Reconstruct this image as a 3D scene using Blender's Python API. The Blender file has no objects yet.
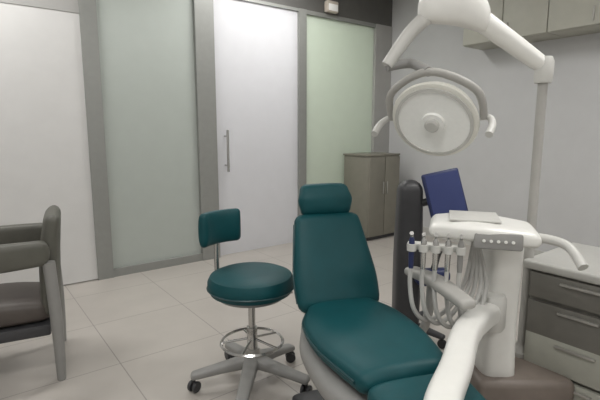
import bpy, bmesh, math, random
from mathutils import Vector, Matrix
random.seed(4)
C = bpy.context.scene.collection
PI = math.pi
R = math.radians

# ------------------------------------------------------------------ camera, world, light level
YAW = R(37.2)                      # the camera looks this far to the right of straight at the back wall
CA, SA = math.cos(YAW), math.sin(YAW)
def W(X, Y, Z=0.0):                # metres to the right of / ahead of the photographer -> room coordinates
    return Vector((X*CA + Y*SA, -X*SA + Y*CA, Z))
cd = bpy.data.cameras.new('camera'); cam = bpy.data.objects.new('camera', cd); C.objects.link(cam)
cd.sensor_width = 36; cd.lens = 27.0; cd.clip_start = 0.02
cam.location = (0, 0, 1.25)
cam.rotation_euler = (R(90 - 8.84), 0, -YAW)
sc = bpy.context.scene
sc.camera = cam
wd = bpy.data.worlds.new('world'); sc.world = wd; wd.use_nodes = True
wd.node_tree.nodes['Background'].inputs[0].default_value = (0.75, 0.78, 0.80, 1)
wd.node_tree.nodes['Background'].inputs[1].default_value = 0.3
vs = sc.view_settings
vs.view_transform = 'Standard'; vs.look = 'None'; vs.gamma = 1; vs.use_curve_mapping = False
vs.exposure = 0.72
PANEL_W = 13.0                     # watts of each ceiling panel
FRONT_W = 12.5                     # watts of the panels along the glass partition
CORRIDOR_W = 38.0

# ------------------------------------------------------------------ materials
def lin(c):
    c /= 255.0
    return c/12.92 if c <= 0.04045 else ((c+0.055)/1.055)**2.4
def rgb(r, g, b): return (lin(r), lin(g), lin(b), 1)
def mat(name, col, rough=0.5, metal=0.0, var=0.04, scale=30, bump=0.0, bscale=200, coat=0.0):
    m = bpy.data.materials.new(name); m.use_nodes = True
    nt = m.node_tree; p = nt.nodes['Principled BSDF']
    p.inputs['Roughness'].default_value = rough; p.inputs['Metallic'].default_value = metal
    p.inputs['Coat Weight'].default_value = coat
    tc = nt.nodes.new('ShaderNodeTexCoord')
    n = nt.nodes.new('ShaderNodeTexNoise'); n.inputs['Scale'].default_value = scale; n.inputs['Detail'].default_value = 4
    nt.links.new(tc.outputs['Object'], n.inputs['Vector'])
    r = nt.nodes.new('ShaderNodeValToRGB'); c = rgb(*col)
    r.color_ramp.elements[0].position = 0.3; r.color_ramp.elements[1].position = 0.7
    r.color_ramp.elements[0].color = tuple(v*(1-var) for v in c[:3]) + (1,)
    r.color_ramp.elements[1].color = tuple(min(1, v*(1+var)) for v in c[:3]) + (1,)
    nt.links.new(n.outputs['Fac'], r.inputs['Fac']); nt.links.new(r.outputs['Color'], p.inputs['Base Color'])
    if bump:
        n2 = nt.nodes.new('ShaderNodeTexNoise'); n2.inputs['Scale'].default_value = bscale
        nt.links.new(tc.outputs['Object'], n2.inputs['Vector'])
        b = nt.nodes.new('ShaderNodeBump'); b.inputs['Strength'].default_value = bump; b.inputs['Distance'].default_value = 0.002
        nt.links.new(n2.outputs['Fac'], b.inputs['Height']); nt.links.new(b.outputs['Normal'], p.inputs['Normal'])
    return m
def frosted(name, col, trans=0.5, rough=0.35):
    m = mat(name, col, rough, 0, 0.02, 8)
    nt = m.node_tree; p = nt.nodes['Principled BSDF']; out = nt.nodes['Material Output']
    t = nt.nodes.new('ShaderNodeBsdfTranslucent'); t.inputs['Color'].default_value = rgb(*col)
    mx = nt.nodes.new('ShaderNodeMixShader'); mx.inputs[0].default_value = trans
    nt.links.new(p.outputs[0], mx.inputs[1]); nt.links.new(t.outputs[0], mx.inputs[2]); nt.links.new(mx.outputs[0], out.inputs[0])
    return m
def emit(name, col, s):
    m = bpy.data.materials.new(name); m.use_nodes = True
    p = m.node_tree.nodes['Principled BSDF']
    p.inputs['Base Color'].default_value = rgb(*col)
    p.inputs['Emission Color'].default_value = rgb(*col); p.inputs['Emission Strength'].default_value = s
    return m
def floor_mat():
    m = mat('floor_tiles', (181, 175, 168), 0.34, 0, 0.05, 3)
    nt = m.node_tree; p = nt.nodes['Principled BSDF']
    src = p.inputs['Base Color'].links[0].from_socket
    tc = nt.nodes.new('ShaderNodeTexCoord')
    br = nt.nodes.new('ShaderNodeTexBrick'); br.offset = 0
    br.inputs['Scale'].default_value = 1.0; br.inputs['Brick Width'].default_value = 0.6; br.inputs['Row Height'].default_value = 0.6
    br.inputs['Mortar Size'].default_value = 0.003
    br.inputs['Mortar'].default_value = rgb(146, 140, 135)
    nt.links.new(tc.outputs['Object'], br.inputs['Vector'])
    nt.links.new(src, br.inputs['Color1']); nt.links.new(src, br.inputs['Color2'])
    nt.links.new(br.outputs['Color'], p.inputs['Base Color'])
    return m

M = dict(
    floor=floor_mat(),
    wall=mat('painted_wall', (198, 198, 198), 0.7, 0, 0.02, 6, 0.05),
    ceiling=mat('ceiling_paint', (225, 225, 222), 0.8, 0, 0.02, 5),
    header=mat('dark_header', (92, 91, 88), 0.5, 0, 0.05, 12),
    alu=mat('grey_frame', (146, 147, 143), 0.45, 0.2, 0.03, 20),
    transom=mat('transom_grey', (168, 167, 164), 0.6, 0, 0.03, 10),
    glass=frosted('frosted_glass', (196, 201, 196), 0.35, 0.25),
    green=frosted('green_frosted_glass', (210, 217, 206), 0.4, 0.25),
    whitedoor=frosted('white_glass_door', (221, 221, 223), 0.4, 0.3),
    leftdoor=mat('white_door_leaf', (212, 211, 209), 0.5, 0, 0.02, 8),
    base=mat('baseboard', (190, 189, 184), 0.5, 0, 0.02, 20),
    teal=mat('teal_vinyl', (9, 69, 74), 0.5, 0, 0.06, 14, 0.12, 260),
    piping=mat('teal_piping', (12, 60, 64), 0.4, 0, 0.05, 30),
    white=mat('white_plastic', (228, 227, 222), 0.35, 0, 0.02, 20, coat=0.2),
    ivory=mat('ivory_plastic', (228, 227, 218), 0.35, 0, 0.02, 20, coat=0.2),
    lgrey=mat('light_grey_plastic', (196, 195, 190), 0.45, 0, 0.03, 20),
    mgrey=mat('mid_grey_plastic', (140, 139, 136), 0.5, 0, 0.04, 20),
    shell=mat('shell_grey', (166, 164, 159), 0.5, 0, 0.04, 20),
    dark=mat('charcoal_plastic', (58, 58, 60), 0.45, 0, 0.06, 25),
    black=mat('black_rubber', (38, 38, 39), 0.6, 0, 0.08, 40),
    chrome=mat('polished_metal', (196, 195, 192), 0.22, 0.9, 0.03, 20),
    alum=mat('brushed_aluminium', (176, 174, 169), 0.38, 0.7, 0.04, 40),
    navy=mat('navy_plastic', (36, 46, 88), 0.4, 0, 0.06, 25),
    screen=emit('blue_screen', (36, 48, 96), 0.1),
    screenlight=emit('pale_blue_screen', (96, 118, 180), 0.35),
    olive=mat('olive_grey_leather', (88, 87, 79), 0.5, 0, 0.08, 18, 0.15, 160),
    brown=mat('dark_brown_leather', (78, 71, 66), 0.5, 0, 0.08, 18, 0.15, 160),
    taupe=mat('taupe_plastic', (118, 108, 100), 0.5, 0, 0.06, 20),
    warm=mat('warm_grey_laminate', (126, 123, 112), 0.5, 0, 0.04, 12),
    cabinet=mat('olive_beige_laminate', (176, 175, 164), 0.5, 0, 0.03, 12),
    counter=mat('pale_countertop', (176, 175, 170), 0.35, 0, 0.03, 40),
    drawerdark=mat('dark_grey_drawer', (112, 110, 104), 0.45, 0, 0.05, 20),
    drawergrey=mat('grey_green_drawer', (162, 162, 152), 0.45, 0, 0.04, 20),
    beige=mat('beige_plastic', (196, 186, 174), 0.5, 0, 0.04, 20),
    hose=mat('grey_hose', (178, 177, 173), 0.5, 0, 0.04, 30),
    lens=mat('lamp_lens', (250, 250, 246), 0.3, 0, 0.02, 60, coat=0.5),
    panel=emit('light_diffuser', (255, 252, 246), 2.2),
)

M['teal'].node_tree.nodes['Principled BSDF'].inputs['Specular IOR Level'].default_value = 0.3

# ------------------------------------------------------------------ geometry helpers
class MB:
    def __init__(s): s.bm = bmesh.new()
    def box(s, c, d, bev=0.0, seg=2, rot=None):
        r = bmesh.ops.create_cube(s.bm, size=1)
        vs_ = r['verts']
        mt = Matrix.Translation(Vector(c)) @ (rot.to_4x4() if rot else Matrix.Identity(4)) @ Matrix.Diagonal((*d, 1))
        bmesh.ops.transform(s.bm, matrix=mt, verts=vs_)
        if bev:
            es = list({e for v in vs_ for e in v.link_edges})
            bmesh.ops.bevel(s.bm, geom=es, offset=bev, segments=seg, affect='EDGES', profile=0.5)
        return s
    def loft(s, rings, cap=True, closed=False):
        vr = [[s.bm.verts.new(p) for p in r] for r in rings]
        n = len(vr[0])
        for i in range(len(vr) - (0 if closed else 1)):
            a, b = vr[i], vr[(i+1) % len(vr)]
            for k in range(n):
                s.bm.faces.new((a[k], a[(k+1) % n], b[(k+1) % n], b[k]))
        if cap and not closed:
            s.bm.faces.new(list(reversed(vr[0]))); s.bm.faces.new(vr[-1])
        return s
    def tube(s, pts, rad, n=12, smooth=6):
        pts = [Vector(p) for p in pts]
        rads = rad if isinstance(rad, (list, tuple)) else [rad]*len(pts)
        if smooth and len(pts) > 2:
            q, rr = [], []
            for i in range(len(pts)-1):
                p0 = pts[max(i-1, 0)]; p1 = pts[i]; p2 = pts[i+1]; p3 = pts[min(i+2, len(pts)-1)]
                for k in range(smooth):
                    t = k/smooth
                    q.append(0.5*((2*p1)+(p2-p0)*t+(2*p0-5*p1+4*p2-p3)*t*t+(3*p1-p0-3*p2+p3)*t**3))
                    rr.append(rads[i]*(1-t)+rads[i+1]*t)
            q.append(pts[-1]); rr.append(rads[-1]); pts, rads = q, rr
        rings = []; up = None
        for i, p in enumerate(pts):
            t = (pts[min(i+1, len(pts)-1)]-pts[max(i-1, 0)]).normalized()
            if up is None: up = Vector((0, 0, 1)) if abs(t.z) < 0.9 else Vector((1, 0, 0))
            sd = t.cross(up).normalized(); up = sd.cross(t).normalized()
            rings.append([p + rads[i]*(math.cos(2*PI*k/n)*sd + math.sin(2*PI*k/n)*up) for k in range(n)])
        return s.loft(rings)
    def lathe(s, prof, n=40, c=(0, 0, 0), rot=None, cap=True):
        c = Vector(c); rings = []
        for r, z in prof:
            ring = []
            for k in range(n):
                a = 2*PI*k/n; v = Vector((max(r, 1e-4)*math.cos(a), max(r, 1e-4)*math.sin(a), z))
                ring.append(c + (rot @ v if rot else v))
            rings.append(ring)
        return s.loft(rings, cap)
    def cushion(s, secs, n=36, pw=3.2):
        """sections (centre, axis across, axis of thickness, half width, half thickness), rounded at both ends"""
        def ring(c, u, v, a, b):
            out = []
            for k in range(n):
                th = 2*PI*k/n; ct, st = math.cos(th), math.sin(th)
                out.append(Vector(c) + Vector(u)*a*math.copysign(abs(ct)**(2/pw), ct) + Vector(v)*b*math.copysign(abs(st)**(2/pw), st))
            return out
        rings = []
        m = len(secs)
        q = []
        for i in range(m-1):
            for k in range(5):
                t = k/5
                A, B = secs[i], secs[i+1]; P, N = secs[max(i-1, 0)], secs[min(i+2, m-1)]
                def cr(f):
                    p0, p1, p2, p3 = f(P), f(A), f(B), f(N)
                    return 0.5*((2*p1)+(p2-p0)*t+(2*p0-5*p1+4*p2-p3)*t*t+(3*p1-p0-3*p2+p3)*t**3)
                q.append((cr(lambda z: Vector(z[0])), cr(lambda z: Vector(z[1])).normalized(), cr(lambda z: Vector(z[2])).normalized(), cr(lambda z: z[3]), cr(lambda z: z[4])))
        S = secs[-1]; q.append((Vector(S[0]), Vector(S[1]), Vector(S[2]), S[3], S[4]))
        d0 = (q[0][0]-q[1][0]).normalized(); d1 = (q[-1][0]-q[-2][0]).normalized()
        def capr(e, d, order):
            c, u, v, a, b = e; r = min(b, a)*0.9
            L = []
            for k in (1, 2, 3, 4):
                t = k/4*PI/2; f = math.cos(t)
                L.append(ring(c + d*r*math.sin(t), u, v, max(a-r*(1-f), a*0.1) , max(b*f, b*0.06)))
            return L[::-1] if order else L
        rings += capr(q[0], d0, True)
        rings += [ring(*e) for e in q]
        rings += capr(q[-1], d1, False)
        return s.loft(rings)
    def build(s, name, m, parent=None, sharp=35):
        me = bpy.data.meshes.new(name)
        bmesh.ops.recalc_face_normals(s.bm, faces=s.bm.faces)
        s.bm.to_mesh(me); s.bm.free()
        me.materials.append(m)
        for p in me.polygons: p.use_smooth = True
        me.set_sharp_from_angle(angle=R(sharp))
        o = bpy.data.objects.new(name, me); C.objects.link(o)
        if parent: o.parent = parent
        return o
def tag(o, label, cat, group=None):
    o['label'] = label; o['category'] = cat
    if group: o['group'] = group
    return o
def thing(name, label, cat, loc, rz=-YAW, group=None):
    o = bpy.data.objects.new(name, None); C.objects.link(o)
    o.empty_display_size = 0.1
    o.location = loc; o.rotation_euler = (0, 0, rz)
    return tag(o, label, cat, group)
def struct(o):
    o['kind'] = 'structure'; return o
def sbox(name, lo, hi, m, parent=None, bev=0.0):
    lo, hi = Vector(lo), Vector(hi)
    o = MB().box((lo+hi)/2, hi-lo, bev).build(name, m, parent)
    if parent is None: struct(o)
    return o
def copy_tree(o, parent=None):
    c = o.copy(); C.objects.link(c)
    if parent: c.parent = parent
    for ch in list(o.children): copy_tree(ch, c)
    return c

# ------------------------------------------------------------------ room shell
XL, XR, YB, YF, H = -1.6, 4.4, 3.93, -2.6, 2.85
sbox('floor', (XL-0.1, YF-0.1, -0.08), (XR+0.1, YB+1.9, 0), M['floor'])
sbox('ceiling', (XL-0.1, YF-0.1, H), (XR+0.1, YB+1.9, H+0.08), M['ceiling'])
sbox('wall_right', (XR, YF-0.1, 0), (XR+0.1, YB+1.9, H), M['wall'])
sbox('wall_left', (XL-0.1, YF-0.1, 0), (XL, YB+1.9, H), M['wall'])
sbox('wall_front', (XL, YF-0.1, 0), (XR, YF, H), M['wall'])
sbox('wall_corridor', (XL, YB+1.8, 0), (XR, YB+1.9, H), M['wall'])
sbox('baseboard_right', (XR-0.015, YF, 0), (XR, YB, 0.10), M['base'])
HZ = 2.5
T = 0.05
# back partition: header, posts, rails, glazed panels and doors
sbox('wall_back', (XL, YB, HZ), (XR, YB+0.10, H), M['header'])
sbox('trim_1', (XL, YB+0.005, 2.14), (0.85, YB+0.095, HZ), M['transom'])
for i, (a, b) in enumerate([(0.85, 0.975), (1.80, 1.985), (2.965, 3.065)]):
    sbox('trim_%d' % (i+2), (a, YB-0.01, 0), (b, YB+0.11, HZ), M['alu'])
sbox('trim_5', (4.12, YB-0.01, 0), (XR, YB+0.10, HZ), M['transom'])
def window(n, a, b, m, rails=True):
    o = sbox('window_%d' % n, (a, YB+0.03, 0.07), (b, YB+0.05, HZ-0.04), m)
    sbox('bottom_rail', (a, YB, 0), (b, YB+0.08, 0.07), M['alu'], o)
    sbox('top_rail', (a, YB, HZ-0.04), (b, YB+0.08, HZ), M['alu'], o)
    return o
window(1, 0.975, 1.80, M['glass'])
window(2, 3.065, 4.12, M['green'])
def handle(o, x, y, z0, z1):
    h = MB(); h.tube([(x, y, z0), (x, y, z1)], 0.013)
    for z in (z0+0.06, z1-0.06): h.tube([(x, y, z), (x, y+0.07, z)], 0.009)
    h.build('door_handle', M['chrome'], o)
d1 = sbox('door_1', (XL, YB+0.01, 0.01), (0.85, YB+0.06, 2.14), M['leftdoor'])
d2 = sbox('door_2', (1.985, YB+0.02, 0.01), (2.965, YB+0.05, HZ-0.03), M['whitedoor'])
handle(d2, 2.08, YB-0.045, 0.85, 1.25)
sbox('trim_6', (1.985, YB, HZ-0.03), (2.965, YB+0.08, HZ), M['alu'])

# ------------------------------------------------------------------ ceiling panels (the room's lamps)
def ceiling_light(x, y, label, watts, sx=1.2, sy=0.3, group='ceiling light panels'):
    t = thing('ceiling_light', label, 'ceiling light', (x, y, H), 0, group)
    f = MB()
    for s in (-1, 1):
        f.box((s*(sx/2+0.015), 0, -0.02), (0.03, sy+0.06, 0.04), 0.004)
        f.box((0, s*(sy/2+0.015), -0.02), (sx, 0.03, 0.04), 0.004)
    f.build('frame', M['white'], t)
    MB().box((0, 0, -0.012), (sx, sy, 0.012)).build('diffuser', M['panel'], t)
    l = bpy.data.lights.new('panel_lamp', 'AREA'); l.shape = 'RECTANGLE'; l.size = sx; l.size_y = sy
    l.energy = watts; l.color = (1, 0.995, 0.985)
    lo = bpy.data.objects.new('panel_lamp', l); C.objects.link(lo); lo.parent = t; lo.location = (0, 0, -0.035)
for x, y, lb in [(-0.1, 3.35, 'white ceiling light panel above the white door leaf'), (2.4, 3.35, 'white ceiling light panel above the white glass door'),
                 (-0.2, 0.6, 'white ceiling light panel over the grey armchair side'), (2.4, 0.6, 'white ceiling light panel over the teal chair'),
                 (-0.2, -1.5, 'white ceiling light panel behind the photographer'), (2.4, -1.5, 'white ceiling light panel over the drawer cabinet side')]:
    ceiling_light(x, y, lb, FRONT_W if y > 3 else PANEL_W)
ceiling_light(1.2, YB+0.95, 'white ceiling light panel in the corridor behind frosted glass', CORRIDOR_W*0.6)
ceiling_light(3.1, YB+0.95, 'white ceiling light panel in the corridor behind green glass', CORRIDOR_W)

# ------------------------------------------------------------------ wall cabinets on the right wall
def wall_cabinet(y0, y1, label):
    t = thing('wall_cabinet', label, 'wall cabinet', (XR, (y0+y1)/2, 2.06), 0, 'olive wall cabinets')
    w = y1-y0
    MB().box((-0.165, 0, 0.36), (0.33, w-0.004, 0.72), 0.003).build('body', M['cabinet'], t)
    for s in (-1, 1):
        d = MB().box((-0.341, s*w/4, 0.36), (0.02, w/2-0.008, 0.71), 0.003).build('door', M['cabinet'], t)
        MB().box((-0.359, s*0.05, 0.09), (0.016, 0.012, 0.11), 0.004).build('handle', M['alum'], d)
ys = [0.3, 1.1, 1.9, 2.7]
for k, lb in enumerate(['olive beige wall cabinet at the picture edge nearest the camera', 'olive beige wall cabinet second from the camera',
                        'olive beige wall cabinet behind the lamp arm, nearest the corner']):
    wall_cabinet(ys[k], ys[k+1], lb)

# ------------------------------------------------------------------ storage cabinet in the far corner
t = thing('storage_cabinet', 'waist-high warm grey storage cabinet standing in front of the green glass', 'cabinet', (3.86, 3.70, 0), 0)
MB().box((0, 0, 0.5), (0.50, 0.40, 0.92), 0.004).build('body', M['warm'], t)
MB().box((0, 0, 0.02), (0.46, 0.36, 0.04)).build('plinth', M['dark'], t)
MB().box((0, 0, 0.97), (0.52, 0.42, 0.02), 0.004).build('top', M['warm'], t)
for s in (-1, 1):
    d = MB().box((s*0.125, -0.209, 0.5), (0.242, 0.018, 0.90), 0.003).build('door', M['warm'], t)
    MB().box((s*0.03, -0.226, 0.6), (0.012, 0.016, 0.14), 0.004).build('handle', M['alum'], d)
t = thing('emergency_light', 'small beige emergency light fixed to the dark beam above the green glass', 'emergency light', (3.39, YB, 2.51), 0)
MB().box((0, -0.03, 0.06), (0.16, 0.06, 0.12), 0.012).build('housing', M['beige'], t)
MB().box((0, -0.062, 0.05), (0.13, 0.008, 0.07), 0.003).build('lens', M['lens'], t)

# ------------------------------------------------------------------ teal stool
def make_stool(X, Y, back_deg):
    t = thing('dental_stool', 'round teal dental stool with small backrest on wheeled five-leg base', 'stool', W(X, Y), R(back_deg)-YAW)
    MB().lathe([(0, 0.4750), (0.17, 0.4750), (0.195, 0.4850), (0.207, 0.5100), (0.207, 0.5400), (0.195, 0.5650), (0.165, 0.5780), (0.08, 0.5820), (0, 0.5820)], 48).build('seat', M['teal'], t)
    MB().lathe([(0.2085, 0.5060), (0.212, 0.5100), (0.2085, 0.5140), (0.204, 0.5100), (0.2085, 0.5060)], 48, cap=False).build('seat_piping', M['piping'], t)
    MB().lathe([(0, 0.4480), (0.13, 0.4480), (0.16, 0.4600), (0.16, 0.4750), (0, 0.4750)], 32).build('seat_pan', M['mgrey'], t)
    MB().lathe([(0, 0.19), (0.026, 0.19), (0.026, 0.30), (0.017, 0.302), (0.017, 0.448), (0, 0.448)], 24).build('gas_cylinder', M['chrome'], t)
    MB().lathe([(0, 0.085), (0.04, 0.085), (0.045, 0.10), (0.036, 0.19), (0, 0.19)], 24).build('hub', M['alum'], t)
    lv = MB(); lv.tube([(0.03, 0.06, 0.44), (0.05, 0.15, 0.437), (0.055, 0.23, 0.425)], 0.006); lv.build('height_lever', M['chrome'], t)
    fr = MB().lathe([(0.150, 0.215), (0.158, 0.223), (0.150, 0.231), (0.142, 0.223), (0.150, 0.215)], 40, cap=False)
    for k in range(5):
        a = 2*PI*k/5+0.2
        fr.tube([(0.024*math.cos(a), 0.024*math.sin(a), 0.24), (0.148*math.cos(a), 0.148*math.sin(a), 0.223)], 0.006, 8, 0)
    fr.build('foot_ring', M['chrome'], t)
    for k in range(5):
        a = 2*PI*k/5+0.35; u = Vector((math.cos(a), math.sin(a), 0)); v = Vector((-u.y, u.x, 0))
        leg = MB()
        leg.cushion([(u*0.03+Vector((0, 0, 0.125)), v, Vector((0, 0, 1)), 0.038, 0.032), (u*0.15+Vector((0, 0, 0.105)), v, Vector((0, 0, 1)), 0.033, 0.022), (u*0.285+Vector((0, 0, 0.082)), v, Vector((0, 0, 1)), 0.028, 0.017)], 20)
        lo = leg.build('leg', M['mgrey'], t)
        cs = MB(); c = u*0.285; ang = a+0.8*k
        ax = Vector((math.cos(ang), math.sin(ang), 0)); rot = Vector((0, 0, 1)).rotation_difference(ax).to_matrix()
        for s in (-1, 1):
            cs.lathe([(0, -0.008), (0.024, -0.008), (0.027, -0.004), (0.027, 0.004), (0.024, 0.008), (0, 0.008)], 20, c+ax*0.015*s+Vector((0, 0, 0.027)), rot)
        cs.tube([c+Vector((0, 0, 0.027)), c+Vector((0, 0, 0.08))], 0.008, 8, 0)
        cs.build('caster', M['dark'], lo)
    # backrest on its bracket, curved around local -x
    br = MB(); br.tube([(-0.05, 0, 0.462), (-0.20, 0, 0.458), (-0.255, 0, 0.48), (-0.265, 0, 0.55), (-0.262, 0, 0.70)], 0.013)
    br.build('backrest_bracket', M['chrome'], t)
    secs = []
    for k in range(7):
        a = R(-25+8.4*k); r = 0.24
        c = Vector((-r*math.cos(a)-0.01, r*math.sin(a), 0.762))
        secs.append((c, Vector((0, 0, 1)), Vector((math.cos(a), -math.sin(a), 0)), 0.086, 0.027))
    MB().cushion(secs, 28, 2.6).build('backrest', M['teal'], t)
    return t
make_stool(-0.235, 2.08, -42)

# ------------------------------------------------------------------ dental chair
CX, CY = 0.175, 1.83
fwd = W(0.27, -0.963); ang = math.atan2(fwd.y, fwd.x)
t = thing('dental_chair', 'teal reclining dental patient chair with pale shell beside the instrument unit', 'dental chair', W(CX, CY), ang)
Zv = Vector((0, 0, 1)); Yv = Vector((0, 1, 0))
MB().cushion([((-0.10, 0, 0.035), Yv, Zv, 0.19, 0.034), ((0.25, 0, 0.035), Yv, Zv, 0.23, 0.034), ((0.62, 0, 0.035), Yv, Zv, 0.17, 0.034)], 40, 4).build('floor_base', M['dark'], t)
MB().cushion([((0.22, 0, 0.05), Vector((1, 0, 0)), Yv, 0.16, 0.11), ((0.20, 0, 0.2), Vector((1, 0, 0)), Yv, 0.12, 0.085), ((0.18, 0, 0.37), Vector((1, 0, 0)), Yv, 0.15, 0.11)], 32, 3).build('lift_column', M['mgrey'], t)
MB().cushion([((-0.02, 0, 0.405), Yv, Zv, 0.17, 0.05), ((0.14, 0, 0.395), Yv, Zv, 0.22, 0.055), ((0.40, 0, 0.395), Yv, Zv, 0.225, 0.055), ((0.62, 0, 0.395), Yv, Zv, 0.18, 0.055), ((1.05, 0, 0.375), Yv, Zv, 0.15, 0.04)], 40, 3).build('seat_shell', M['mgrey'], t)
MB().cushion([((0.02, 0, 0.50), Yv, Zv, 0.155, 0.045), ((0.13, 0, 0.492), Yv, Zv, 0.205, 0.05), ((0.32, 0, 0.492), Yv, Zv, 0.21, 0.05), ((0.55, 0, 0.497), Yv, Zv, 0.165, 0.048)], 40, 3.2).build('seat_cushion', M['teal'], t)
lg = MB().cushion([((0.64, 0, 0.492), Yv, Zv, 0.16, 0.045), ((0.85, 0, 0.475), Yv, Zv, 0.15, 0.045), ((1.08, 0, 0.45), Yv, Zv, 0.14, 0.042)], 40, 3.2).build('legrest_cushion', M['teal'], t)
for sg in (-1, 1):
    sp = MB(); sp.tube([(0.04, sg*0.168, 0.505), (0.13, sg*0.2055, 0.495), (0.32, sg*0.2105, 0.495), (0.55, sg*0.1655, 0.498)], 0.005, 8)
    sp.build('seat_piping', M['piping'], t)
# back, leaning away from the seat
rec = R(28)
bd = Vector((-math.sin(rec), 0, math.cos(rec))); bn = Vector((math.cos(rec), 0, math.sin(rec)))
def bp(s, off=0): return Vector((-0.01, 0, 0.50)) + bd*s + bn*off
MB().cushion([(bp(0.03), Yv, bn, 0.185, 0.05), (bp(0.13), Yv, bn, 0.188, 0.052), (bp(0.26), Yv, bn, 0.172, 0.05), (bp(0.38), Yv, bn, 0.155, 0.045)], 40, 3.0).build('backrest_cushion', M['teal'], t)
MB().cushion([(bp(0.0, -0.075), Yv, bn, 0.14, 0.03), (bp(0.15, -0.08), Yv, bn, 0.15, 0.033), (bp(0.33, -0.07), Yv, bn, 0.12, 0.03)], 32, 3.0).build('backrest_shell', M['shell'], t)
for sg in (-1, 1):
    bpp = MB(); bpp.tube([bp(0.03)+Yv*0.186*sg, bp(0.13)+Yv*0.189*sg, bp(0.26)+Yv*0.173*sg, bp(0.375)+Yv*0.156*sg], 0.005, 8); bpp.build('backrest_piping', M['piping'], t)
hb = MB(); hb.box(bp(0.41, -0.03), (0.012, 0.05, 0.16), 0.004, rot=Matrix.Rotation(-rec, 3, 'Y')); hb.build('headrest_bar', M['chrome'], t)
MB().cushion([(bp(0.445, 0.01), Yv, bn, 0.12, 0.045), (bp(0.48, 0.02), Yv, bn, 0.128, 0.048), (bp(0.52, 0.022), Yv, bn, 0.118, 0.042)], 36, 2.6).build('headrest', M['teal'], t)
ar = MB(); ar.cushion([((0.06, 0.30, 0.655), Yv, Zv, 0.035, 0.02), ((0.22, 0.315, 0.66), Yv, Zv, 0.04, 0.022), ((0.42, 0.31, 0.645), Yv, Zv, 0.034, 0.02)], 24, 3)
aro = ar.build('armrest', M['shell'], t)
ap = MB(); ap.tube([(0.16, 0.2, 0.41), (0.17, 0.285, 0.43), (0.18, 0.312, 0.52), (0.19, 0.312, 0.645)], 0.018); ap.build('armrest_post', M['shell'], aro)

# ------------------------------------------------------------------ dental unit: floor box, column, link arm to the chair, instrument tray
UX, UY = 0.90, 1.86
u = thing('dental_unit', 'white instrument unit with tray head on a column beside teal chair', 'dental unit', W(UX, UY))
def L(X, Y, Z): return Vector((X-UX, Y-UY, Z))
MB().box(L(0.96, 1.92, 0.10), (0.42, 0.34, 0.20), 0.03, 3).build('floor_box', M['taupe'], u)
MB().cushion([(L(0.865, 1.87, 0.20), Vector((1, 0, 0)), Vector((0, 1, 0)), 0.075, 0.075), (L(0.865, 1.87, 0.45), Vector((1, 0, 0)), Vector((0, 1, 0)), 0.068, 0.07), (L(0.865, 1.87, 0.78), Vector((1, 0, 0)), Vector((0, 1, 0)), 0.075, 0.075)], 32, 3.4).build('column', M['white'], u)
def arm_sec(X, Y, Z, dx, dy, a, b): return (L(X, Y, Z), Vector((-dy, dx, 0)).normalized(), Zv, a, b)
la = MB(); la.cushion([arm_sec(0.80, 1.79, 0.50, -0.7, -0.7, 0.046, 0.05), arm_sec(0.70, 1.66, 0.525, -0.6, -0.8, 0.048, 0.045), arm_sec(0.56, 1.43, 0.57, -0.5, -0.86, 0.046, 0.038),
    arm_sec(0.44, 1.18, 0.59, -0.4, -0.9, 0.044, 0.034), arm_sec(0.345, 1.0, 0.60, -0.4, -0.9, 0.043, 0.033), arm_sec(0.29, 0.86, 0.60, -0.4, -0.9, 0.042, 0.032)], 32, 2.8)
lo = la.build('swing_arm', M['white'], u)
MB().lathe([(0, -0.075), (0.05, -0.075), (0.058, -0.06), (0.058, 0.06), (0.05, 0.075), (0, 0.075)], 32, L(0.80, 1.79, 0.50)).build('hinge_cover', M['lgrey'], lo)
tr = MB(); tr.cushion([(L(0.57, 1.80, 0.855), Vector((0, 1, 0)), Zv, 0.13, 0.035), (L(0.72, 1.80, 0.86), Vector((0, 1, 0)), Zv, 0.17, 0.04), (L(0.91, 1.78, 0.845), Vector((0, 1, 0)), Zv, 0.135, 0.037)], 40, 3.6)
th = tr.build('tray_head', M['white'], u)
TA = R(-18); tc0 = Vector((0.75, 1.80, 0))
def turned(X, Y):                  # the tray head is swung a little towards the seat side
    d = Matrix.Rotation(TA, 3, 'Z') @ (Vector((X, Y, 0))-tc0) + tc0
    return d.x, d.y
pv = L(0.75, 1.80, 0); pv.z = 0
th.rotation_euler = (0, 0, TA); th.location = pv - Matrix.Rotation(TA, 3, 'Z') @ pv
MB().box(L(0.71, 1.80, 0.900), (0.19, 0.21, 0.008), 0.003).build('tray_mat', M['lgrey'], th)
MB().box(L(0.79, 1.635, 0.84), (0.17, 0.02, 0.062), 0.008, rot=Matrix.Rotation(R(-12), 3, 'X')).build('control_panel', M['mgrey'], th)
for k in range(5):
    MB().lathe([(0, 0), (0.006, 0), (0.006, 0.006), (0, 0.007)], 12, L(0.74+0.025*k, 1.622, 0.842), Matrix.Rotation(R(78), 3, 'X')).build('button', M['white'], th)
hd = MB(); hd.tube([L(0.90, 1.73, 0.845), L(0.97, 1.68, 0.85), L(1.02, 1.62, 0.84), L(1.05, 1.55, 0.79)], [0.018, 0.018, 0.016, 0.018]); hd.build('tray_handle', M['lgrey'], th)
hb = MB(); hb.box(L(0.57, 1.645, 0.80), (0.22, 0.05, 0.025), 0.008)
for k in range(5): hb.lathe([(0.012, -0.014), (0.018, -0.014), (0.018, 0.014), (0.012, 0.014), (0.012, -0.014)], 16, L(0.48+0.045*k, 1.61, 0.80))
hb.build('instrument_holder', M['lgrey'], th)
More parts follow.
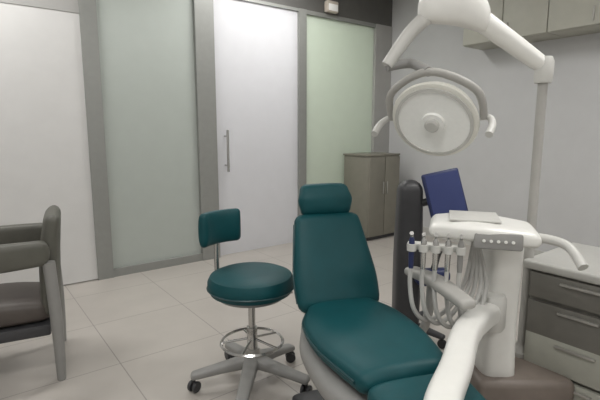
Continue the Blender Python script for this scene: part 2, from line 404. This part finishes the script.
# handpieces hanging in the holder, each with its own hose
names = [('navy handled air syringe hanging leftmost in the instrument holder', 'navy'), ('steel dental handpiece second from the left in the instrument holder', 'chrome'),
         ('steel dental handpiece in the middle of the instrument holder', 'chrome'), ('steel dental handpiece fourth from the left in the instrument holder', 'chrome'),
         ('grey scaler handpiece hanging rightmost in the instrument holder', 'mgrey')]
for k, (lb, mk) in enumerate(names):
    X = 0.48+0.045*k
    h = thing('dental_handpiece', lb, 'handpiece', W(*turned(X, 1.61), 0.80), TA-YAW, 'handpieces in the holder')
    MB().lathe([(0, -0.085), (0.009, -0.085), (0.0105, -0.06), (0.011, -0.01), (0.0115, 0.02), (0.010, 0.03), (0.007, 0.04), (0, 0.042)], 20).build('grip', M[mk], h)
    hh = MB(); hh.tube([(0, 0, 0.038), (0, -0.004, 0.05), (0, -0.022, 0.06)], [0.006, 0.006, 0.008], 12); hh.build('head', M['chrome'], h)
    ho = MB(); dy = 0.02*k
    ho.tube([(0, 0, -0.083), (0.0, -0.01, -0.15), (0.02, -0.03, -0.24-0.008*k), (0.07, 0.0, -0.29-0.008*k), (0.15-0.015*k, 0.08, -0.26), (0.21-0.025*k, 0.15, -0.16), (0.24-0.045*k, 0.18, 0.03)], 0.009, 10)
    ho.build('hose', M['hose'], h)

# ------------------------------------------------------------------ operating lamp on its post
PX, PY = 1.05, 2.0
lamp = thing('operating_lamp', 'white dental operating lamp on jointed arm above the instrument unit', 'operating lamp', W(PX, PY, 0.2))
def Q(X, Y, Z): return Vector((X-PX, Y-PY, Z-0.2))
MB().lathe([(0, 0), (0.05, 0), (0.05, 0.02), (0.03, 0.04), (0.02, 0.06), (0.02, 1.30), (0, 1.30)], 28).build('post', M['shell'], lamp)
MB().lathe([(0, 1.25), (0.034, 1.25), (0.038, 1.27), (0.038, 1.34), (0.03, 1.36), (0, 1.36)], 28).build('post_joint', M['lgrey'], lamp)
a1 = MB(); a1.tube([Q(1.05, 2.0, 1.52), Q(0.96, 2.0, 1.58), Q(0.70, 1.99, 1.75)], [0.032, 0.038, 0.046], 20); a1.build('spring_arm', M['white'], lamp)
MB().cushion([(Q(0.76, 1.99, 1.73), Vector((0, 1, 0)), Zv, 0.05, 0.07), (Q(0.66, 1.99, 1.785), Vector((0, 1, 0)), Zv, 0.06, 0.10), (Q(0.54, 1.99, 1.765), Vector((0, 1, 0)), Zv, 0.05, 0.07)], 32, 2.6).build('elbow_cover', M['white'], lamp)
a2 = MB(); a2.tube([Q(0.56, 1.99, 1.74), Q(0.47, 1.99, 1.66), Q(0.37, 1.98, 1.52)], [0.034, 0.03, 0.026], 18); a2.build('drop_arm', M['lgrey'], lamp)
# head: shallow dish aimed at the chair
hc = Q(0.575, 1.94, 1.30); ax = Vector((-0.40, -0.62, -0.50)).normalized()
rot = Vector((0, 0, 1)).rotation_difference(ax).to_matrix()
MB().lathe([(0, -0.075), (0.07, -0.072), (0.12, -0.055), (0.165, -0.015), (0.182, 0.02), (0.178, 0.03), (0.168, 0.032), (0, 0.024)], 44, hc, rot).build('lamp_head', M['ivory'], lamp)
MB().lathe([(0, 0.026), (0.155, 0.034), (0.158, 0.038), (0.10, 0.036), (0.05, 0.037), (0.048, 0.05), (0, 0.052)], 40, hc, rot).build('lens', M['lens'], lamp)
MB().lathe([(0.150, 0.030), (0.163, 0.034), (0.163, 0.041), (0.150, 0.043), (0.150, 0.030)], 44, hc, rot, cap=False).build('lens_rim', M['lgrey'], lamp)
MB().lathe([(0, 0.050), (0.03, 0.050), (0.03, 0.064), (0.022, 0.07), (0, 0.07)], 24, hc, rot).build('bulb_cover', M['lgrey'], lamp)
sd = ax.cross(Zv).normalized(); upv = sd.cross(ax).normalized()
yk = MB(); yk.tube([hc+sd*0.195, hc+sd*0.17+upv*0.13, hc+upv*0.215, hc-sd*0.17+upv*0.13, hc-sd*0.195], 0.016, 12); yk.build('yoke', M['shell'], lamp)
nk = MB(); nk.tube([hc+upv*0.215, Q(0.47, 1.98, 1.53), Q(0.37, 1.98, 1.515)], 0.02, 12); nk.build('neck', M['mgrey'], lamp)
for s in (-1, 1):
    g = MB(); g.tube([hc+sd*0.178*s, hc+sd*0.215*s, hc+sd*0.235*s+ax*0.05, hc+sd*0.235*s+ax*0.12], [0.012, 0.012, 0.015, 0.015], 12); g.build('handle', M['lgrey'], lamp)

# ------------------------------------------------------------------ scanner cart with blue screen
SX, SY = 0.645, 2.62
s_ = thing('scanner_cart', 'black scanner cart with tilted blue screen standing behind the white unit', 'scanner cart', W(SX, SY))
for k in range(4):
    a = PI/4+k*PI/2; uu = Vector((math.cos(a), math.sin(a), 0))
    lg = MB(); lg.cushion([(uu*0.04+Vector((0, 0, 0.085)), Vector((-uu.y, uu.x, 0)), Zv, 0.03, 0.022), (uu*0.25+Vector((0, 0, 0.07)), Vector((-uu.y, uu.x, 0)), Zv, 0.02, 0.014)], 16)
    lo = lg.build('leg', M['dark'], s_)
    MB().lathe([(0, -0.012), (0.025, -0.012), (0.028, 0), (0.025, 0.012), (0, 0.012)], 18, uu*0.25+Vector((0, 0, 0.028)), Vector((0, 0, 1)).rotation_difference(Vector((-uu.y, uu.x, 0))).to_matrix()).build('caster', M['black'], lo)
    
MB().cushion([((0, 0, 0.1), Vector((1, 0, 0)), Vector((0, 1, 0)), 0.075, 0.08), ((0, 0, 0.5), Vector((1, 0, 0)), Vector((0, 1, 0)), 0.078, 0.08), ((0, 0, 0.9), Vector((1, 0, 0)), Vector((0, 1, 0)), 0.07, 0.07)], 28, 4).build('tower', M['dark'], s_)
rt = Matrix.Rotation(R(-14), 3, 'X') @ Matrix.Rotation(R(-12), 3, 'Y')
sc_ = Vector((0.185, -0.09, 0.86))
MB().box(sc_, (0.215, 0.03, 0.33), 0.012, 3, rt).build('screen_housing', M['navy'], s_)
scr = MB().box(sc_+rt @ Vector((0, -0.0165, 0.0)), (0.19, 0.004, 0.30), 0.001, 1, rt).build('screen', M['screen'], s_)
ar = MB(); ar.tube([(0.03, -0.03, 0.82), (0.09, -0.05, 0.84), (0.17, -0.07, 0.86)], 0.022); ar.build('screen_arm', M['dark'], s_)
cr = MB(); cr.cushion([((0.07, -0.09, 0.40), Yv, Zv, 0.05, 0.05), ((0.19, -0.10, 0.41), Yv, Zv, 0.04, 0.05)], 24, 3); cr.build('wand_cradle', M['navy'], s_)
wn = MB(); wn.tube([(0.13, -0.10, 0.44), (0.14, -0.12, 0.52), (0.15, -0.15, 0.58)], [0.02, 0.017, 0.012]); wn.build('scanner_wand', M['dark'], s_)

# ------------------------------------------------------------------ drawer cabinet at the right picture edge
fx = 2.0
t = thing('drawer_cabinet', 'grey drawer cabinet with pale countertop at the right beside the unit', 'drawer cabinet', (fx+0.25, 0.50, 0), 0)
MB().box((0, 0, 0.3525), (0.46, 0.86, 0.565), 0.004).build('body', M['drawerdark'], t)
MB().box((0, 0, 0.035), (0.40, 0.80, 0.07)).build('plinth', M['dark'], t)
MB().box((0, 0, 0.655), (0.52, 0.92, 0.04), 0.012, 3).build('countertop', M['counter'], t)
for s in (-1, 1):
    for z, hh, mk in ((0.57, 0.12, 'drawerdark'), (0.42, 0.16, 'drawerdark'), (0.27, 0.16, 'drawergrey'), (0.13, 0.10, 'drawergrey')):
        d = MB().box((-0.24, s*0.215, z), (0.02, 0.42, hh-0.008), 0.003).build('drawer', M[mk], t)
        MB().box((-0.257, s*0.215, z+hh/2-0.03), (0.016, 0.16, 0.012), 0.004).build('handle', M['alum'], d)

# ------------------------------------------------------------------ armchair at the left picture edge, facing left
a_ = thing('armchair', 'dark olive upholstered armchair at the left edge in front of white door', 'armchair', W(-1.53, 2.22), R(27)-YAW)
MB().cushion([((-0.28, 0, 0.36), Yv, Zv, 0.20, 0.065), ((0.0, 0, 0.36), Yv, Zv, 0.21, 0.07), ((0.17, 0, 0.35), Yv, Zv, 0.20, 0.06)], 32, 4).build('seat', M['brown'], a_)
MB().box((-0.04, 0, 0.265), (0.50, 0.44, 0.06), 0.01).build('seat_frame', M['dark'], a_)
bk = [((0.215, 0, 0.36), Yv, Vector((1, 0, 0)), 0.20, 0.045), ((0.225, 0, 0.6), Yv, Vector((1, 0, 0)), 0.21, 0.048), ((0.25, 0, 0.80), Yv, Vector((1, 0, 0)), 0.20, 0.04)]
MB().cushion(bk, 32, 4).build('backrest', M['olive'], a_)
for s in (-1, 1):
    MB().cushion([((-0.28, s*0.25, 0.655), Yv, Zv, 0.04, 0.06), ((0.0, s*0.25, 0.66), Yv, Zv, 0.042, 0.065), ((0.20, s*0.24, 0.665), Yv, Zv, 0.04, 0.06)], 24, 4).build('armrest', M['olive'], a_)
    for x in (-0.26, 0.24):
        lg = MB(); lg.tube([(x, s*0.235, 0.0), (x, s*0.24, 0.3), (x*0.95, s*0.25, 0.62)], [0.02, 0.028, 0.028], 12); lg.build('leg', M['mgrey'], a_)
